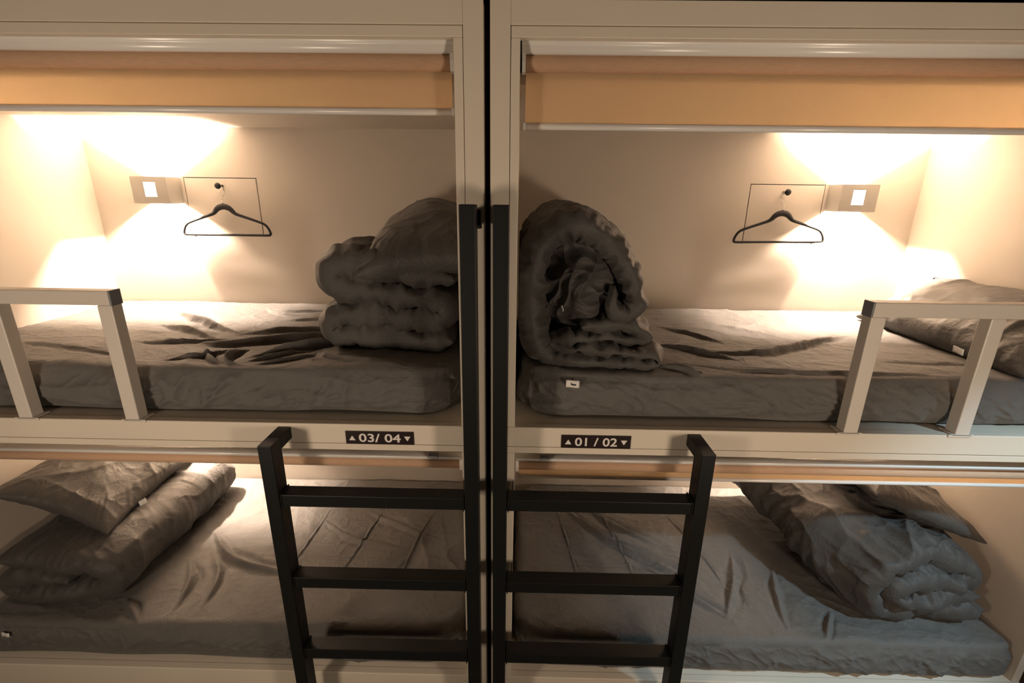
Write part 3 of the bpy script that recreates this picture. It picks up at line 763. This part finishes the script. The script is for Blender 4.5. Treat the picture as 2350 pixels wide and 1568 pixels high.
LL = mattress('mattress', 'creased grey sheeted mattress low down behind the left ladder', -1, ZL, [
    ([(-1.45, 0.62), (-1.25, 0.42), (-1.05, 0.34), (-0.80, 0.32)], 0.022, 0.018),
    ([(-1.42, 0.40), (-1.32, 0.25), (-1.28, 0.08)], 0.018, 0.016),
    ([(-1.36, 0.46), (-1.22, 0.30), (-1.18, 0.10)], 0.016, 0.012),
    ([(-1.55, 0.18), (-1.45, 0.10), (-1.38, 0.04)], 0.014, 0.014),
    ([(-0.90, 0.95), (-0.92, 0.50), (-0.95, 0.10)], 0.005, 0.005),
    ([(-0.60, 0.90), (-0.66, 0.50), (-0.72, 0.10)], 0.005, 0.006),
    ([(-0.33, 0.85), (-0.40, 0.45), (-0.42, 0.12)], 0.005, 0.006),
    ([(-1.2, 0.45), (-0.7, 0.42), (-0.2, 0.40)], 0.005, 0.004),
    ([(-0.95, 0.72), (-0.7, 0.55), (-0.40, 0.48)], 0.018, 0.009),
    ([(-0.75, 0.80), (-0.45, 0.62), (-0.25, 0.55)], 0.018, 0.009)], 9.4, y0=0.040, hgt=0.165, side_amp=1.5)
LR = mattress('mattress', 'creased grey sheeted mattress low down behind the right ladder', 1, ZL, [
    ([(0.32, 0.90), (0.52, 0.62), (0.80, 0.40), (1.0, 0.28)], 0.022, 0.018),
    ([(0.42, 0.92), (0.60, 0.70), (0.85, 0.52)], 0.018, 0.012),
    ([(0.55, 0.45), (0.80, 0.30), (1.00, 0.12)], 0.020, 0.014),
    ([(1.15, 0.55), (1.08, 0.35), (0.95, 0.12)], 0.020, 0.016),
    ([(1.30, 0.45), (1.22, 0.25), (1.18, 0.06)], 0.018, 0.014),
    ([(1.42, 0.20), (1.36, 0.12), (1.30, 0.03)], 0.016, 0.012),
    ([(0.50, 0.98), (0.60, 0.55), (0.66, 0.10)], 0.005, 0.006),
    ([(0.85, 0.98), (0.98, 0.55), (1.06, 0.10)], 0.005, 0.006),
    ([(0.30, 0.95), (0.36, 0.50), (0.40, 0.10)], 0.005, 0.005),
    ([(0.2, 0.40), (0.7, 0.42), (1.2, 0.44)], 0.005, 0.004)], 14.8, y0=0.040, hgt=0.160, side_amp=1.3)
tag_label(UR, (0.272, 0.052, 1.469), (1, 0, -0.02), (0, 0.10, 1), 0.043, 0.024)
tag_label(LL, (-1.905, 0.024, 0.375), (1, 0, 0.05), (0, 0.10, 1), 0.036, 0.018, False)

# ------------------------------------------------------------------ folded duvets
me = ribbon('folded_duvet', [(-0.14, 1.535), (-0.35, 1.530), (-0.545, 1.540), (-0.600, 1.575), (-0.54, 1.620), (-0.36, 1.618), (-0.215, 1.612), (-0.172, 1.655), (-0.24, 1.698),
    (-0.40, 1.712), (-0.53, 1.740), (-0.565, 1.785), (-0.51, 1.820), (-0.36, 1.795), (-0.13, 1.765)], 0.047, 0.265, 0.98, 2.2, wr=1.6, ragged=0.022, pucker=1.8, crumple=0.014, edge=(14, 10), zmin=ZU + 0.162, xlim=(-1.2, -0.092))
o = link('folded_duvet', me, M['duvet']); tag(o, 'dark grey duvet folded in a tall stack on the upper left bunk', 'duvet', 'folded duvets')
me = pillow_mesh('pillow', 0.225, 0.36, 0.115, 3.3, TRS((-0.268, 0.585, 1.885), 0.20, -0.10, 0.05), pinch=0.05, bend=0.06,
                 clampf=lambda V: np.stack([np.minimum(V[:, 0], -0.093), V[:, 1], V[:, 2]], 1))
o = link('pillow', me, M['pillow']); tag(o, 'dark grey pillow on top of the tall duvet stack, upper left bunk', 'pillow', 'dark grey pillows')

RP = [(0.30, 1.640), (0.42, 1.650), (0.500, 1.628), (0.528, 1.600), (0.46, 1.588), (0.31, 1.596), (0.205, 1.582), (0.240, 1.556), (0.40, 1.560), (0.535, 1.540), (0.560, 1.515), (0.47, 1.510), (0.30, 1.516), (0.18, 1.540), (0.140, 1.640), (0.132, 1.760), (0.152, 1.880),
      (0.222, 1.958), (0.305, 1.962), (0.395, 1.900), (0.455, 1.800), (0.478, 1.725), (0.450, 1.685), (0.410, 1.705), (0.400, 1.770)]
me = ribbon('rolled_duvet', RP, 0.045, 0.115, 0.95, 6.1, ns=560, nt=120, wr=1.0, ragged=0.035, pucker=2.2, zmin=ZU + 0.160, xlim=(0.092, 1.2), edge=(9, 14),
    thick_fn=lambda S: np.interp(S, [0, 0.20, 0.40, 0.50, 0.58, 0.85, 0.95, 1], [0.45, 0.38, 0.38, 0.6, 1.0, 1.0, 0.8, 0.6]))
o = link('rolled_duvet', me, M['duvet']); tag(o, 'dark grey duvet rolled up on the upper right bunk', 'duvet', 'folded duvets')

# the crumpled core showing inside the roll
def core_mesh(name, cx, cz, ax, az, y0, depth, seed, n=150):
    u = np.linspace(-1, 1, n); A, B = np.meshgrid(u, u, indexing='ij')
    r = np.maximum(np.abs(A), np.abs(B)) ; X0 = A * np.sqrt(np.maximum(1 - B * B / 2, 0)); Z0 = B * np.sqrt(np.maximum(1 - A * A / 2, 0))
    X, Z = cx + ax * X0, cz + az * Z0; q = np.hypot(X0, Z0)
    fold = 0.030 * (ridge(X * 9 + 0.8 * noise(X * 6, Z * 6, seed), Z * 5, seed, 3) - 0.4) + 0.022 * (ridge(X * 6, Z * 15 + 1.1 * noise(X * 7, Z * 7, seed + 3), seed + 5, 3.5) - 0.4) + 0.010 * wrinkle(X, Z, seed + 8, 15.0) + 0.018 * noise(X * 8, Z * 8, seed + 2)
    Y = y0 + depth * q ** 3 - fold * 1.3
    Y = np.where(q > 0.985, y0 + depth, Y)
    X = X + 0.014 * noise(X * 14, Z * 14, seed + 11); Z = Z + 0.014 * noise(X * 14, Z * 14, seed + 12)
    Vf = np.stack([X, Y, Z], -1).reshape(-1, 3); Vb = Vf.copy(); Vb[:, 1] = y0 + depth + 0.45
    n1 = n * n; idx = np.arange(n1).reshape(n, n)
    loop = np.concatenate([idx[:, 0], idx[-1, 1:], idx[-2::-1, -1], idx[0, -2:0:-1]])
    Fc = np.vstack([grid_faces(n, n, 0), np.stack([loop, loop + n1, np.roll(loop, -1) + n1, np.roll(loop, -1)], 1), grid_faces(n, n, n1, True)])
    me = np_mesh(name, np.vstack([Vf, Vb]), Fc)
    bm = bmesh.new(); bm.from_mesh(me); bmesh.ops.recalc_face_normals(bm, faces=bm.faces[:]); bm.to_mesh(me); bm.free()
    return me
tag_label(o, (0.236, 0.128, 1.700), (0.5, -0.6, 0.6), (-0.4, 0.0, 1), 0.012, 0.020, False)
link('inner_folds', core_mesh('inner_folds', 0.292, 1.765, 0.135, 0.165, 0.150, 0.10, 31.0), M['duvet'], o)

me = ribbon('folded_duvet', [(-1.72, 0.520), (-1.86, 0.530), (-1.965, 0.515), (-1.985, 0.480), (-1.93, 0.458), (-1.78, 0.458), (-1.64, 0.462), (-1.565, 0.505), (-1.570, 0.570), (-1.64, 0.602),
    (-1.76, 0.592), (-1.88, 0.598), (-2.01, 0.612)], 0.042, 0.128, 0.97, 8.8, edge=(10, 10), wr=0.75, pucker=1.3, ragged=0.02, zmin=ZL + 0.166, xlim=(-2.047, -1.0), thick_fn=lambda S: 1 + 0.35 * np.exp(-((S - 0.66) / 0.10) ** 2))
o = link('folded_duvet', me, M['duvet']); tag(o, 'dark grey duvet folded in layers on the lower left bunk', 'duvet', 'folded duvets')
me = pillow_mesh('pillow', 0.24, 0.36, 0.075, 12.1, TRS((-1.845, 0.585, 0.775), 0.0, 0.42, 0.05), pinch=0.10,
                 clampf=lambda V: np.stack([np.maximum(V[:, 0], -2.046), V[:, 1], np.maximum(V[:, 2], 0.60)], 1))
PLL = link('pillow', me, M['pillow']); tag(PLL, 'dark grey pillow lying on the layered duvet, lower left bunk', 'pillow', 'dark grey pillows')
tag_label(PLL, (-1.622, 0.45, 0.682), (0.6, 1, 0.3), (-0.4, 0.1, 1), 0.030, 0.024, False)

me = ribbon('crumpled_duvet', [(1.99, 0.474), (1.82, 0.466), (1.62, 0.470), (1.490, 0.525), (1.495, 0.615), (1.58, 0.680), (1.74, 0.684), (1.90, 0.645), (1.955, 0.605), (1.88, 0.578), (1.74, 0.596), (1.635, 0.600), (1.595, 0.560), (1.67, 0.530), (1.82, 0.528), (1.96, 0.535)],
    0.040, 0.125, 0.98, 15.5, ns=520, wr=2.0, ragged=0.045, pucker=1.6, crumple=0.036, shear=-0.22, zmin=ZL + 0.162, xlim=(0.6, 2.046), lift=lambda X, Y: np.clip((Y - 0.2) * 0.12, 0, 0.1), edge=(12, 10))
o = link('crumpled_duvet', me, M['duvet']); tag(o, 'crumpled dark grey duvet heaped on the lower right bunk', 'duvet', 'folded duvets')
me = pillow_mesh('pillow', 0.26, 0.36, 0.068, 19.4, TRS((1.80, 0.62, 0.815), 0.0, 0.40, -0.05), pinch=0.08,
                 clampf=lambda V: np.stack([np.minimum(V[:, 0], 2.046), np.minimum(V[:, 1], YB - 0.01), V[:, 2]], 1))
o = link('pillow', me, M['pillow']); tag(o, 'dark grey pillow on the crumpled duvet, lower right bunk', 'pillow', 'dark grey pillows')

me = pillow_mesh('pillow', 0.20, 0.40, 0.085, 23.0, TRS((1.905, 0.47, 1.605), 0.0, -0.50, 0.0), pinch=0.05,
                 clampf=lambda V: np.stack([np.minimum(V[:, 0], 2.046), np.minimum(V[:, 1], YB - 0.01), np.maximum(V[:, 2], ZU + 0.164)], 1))
PUR = link('pillow', me, M['pillow']); tag(PUR, 'grey pillow against the end wall behind the right guard rail', 'pillow', 'dark grey pillows')
tag_label(PUR, (1.716, 0.30, 1.524), (0.25, -1, -0.1), (-0.1, 0.0, 1), 0.040, 0.024, False)
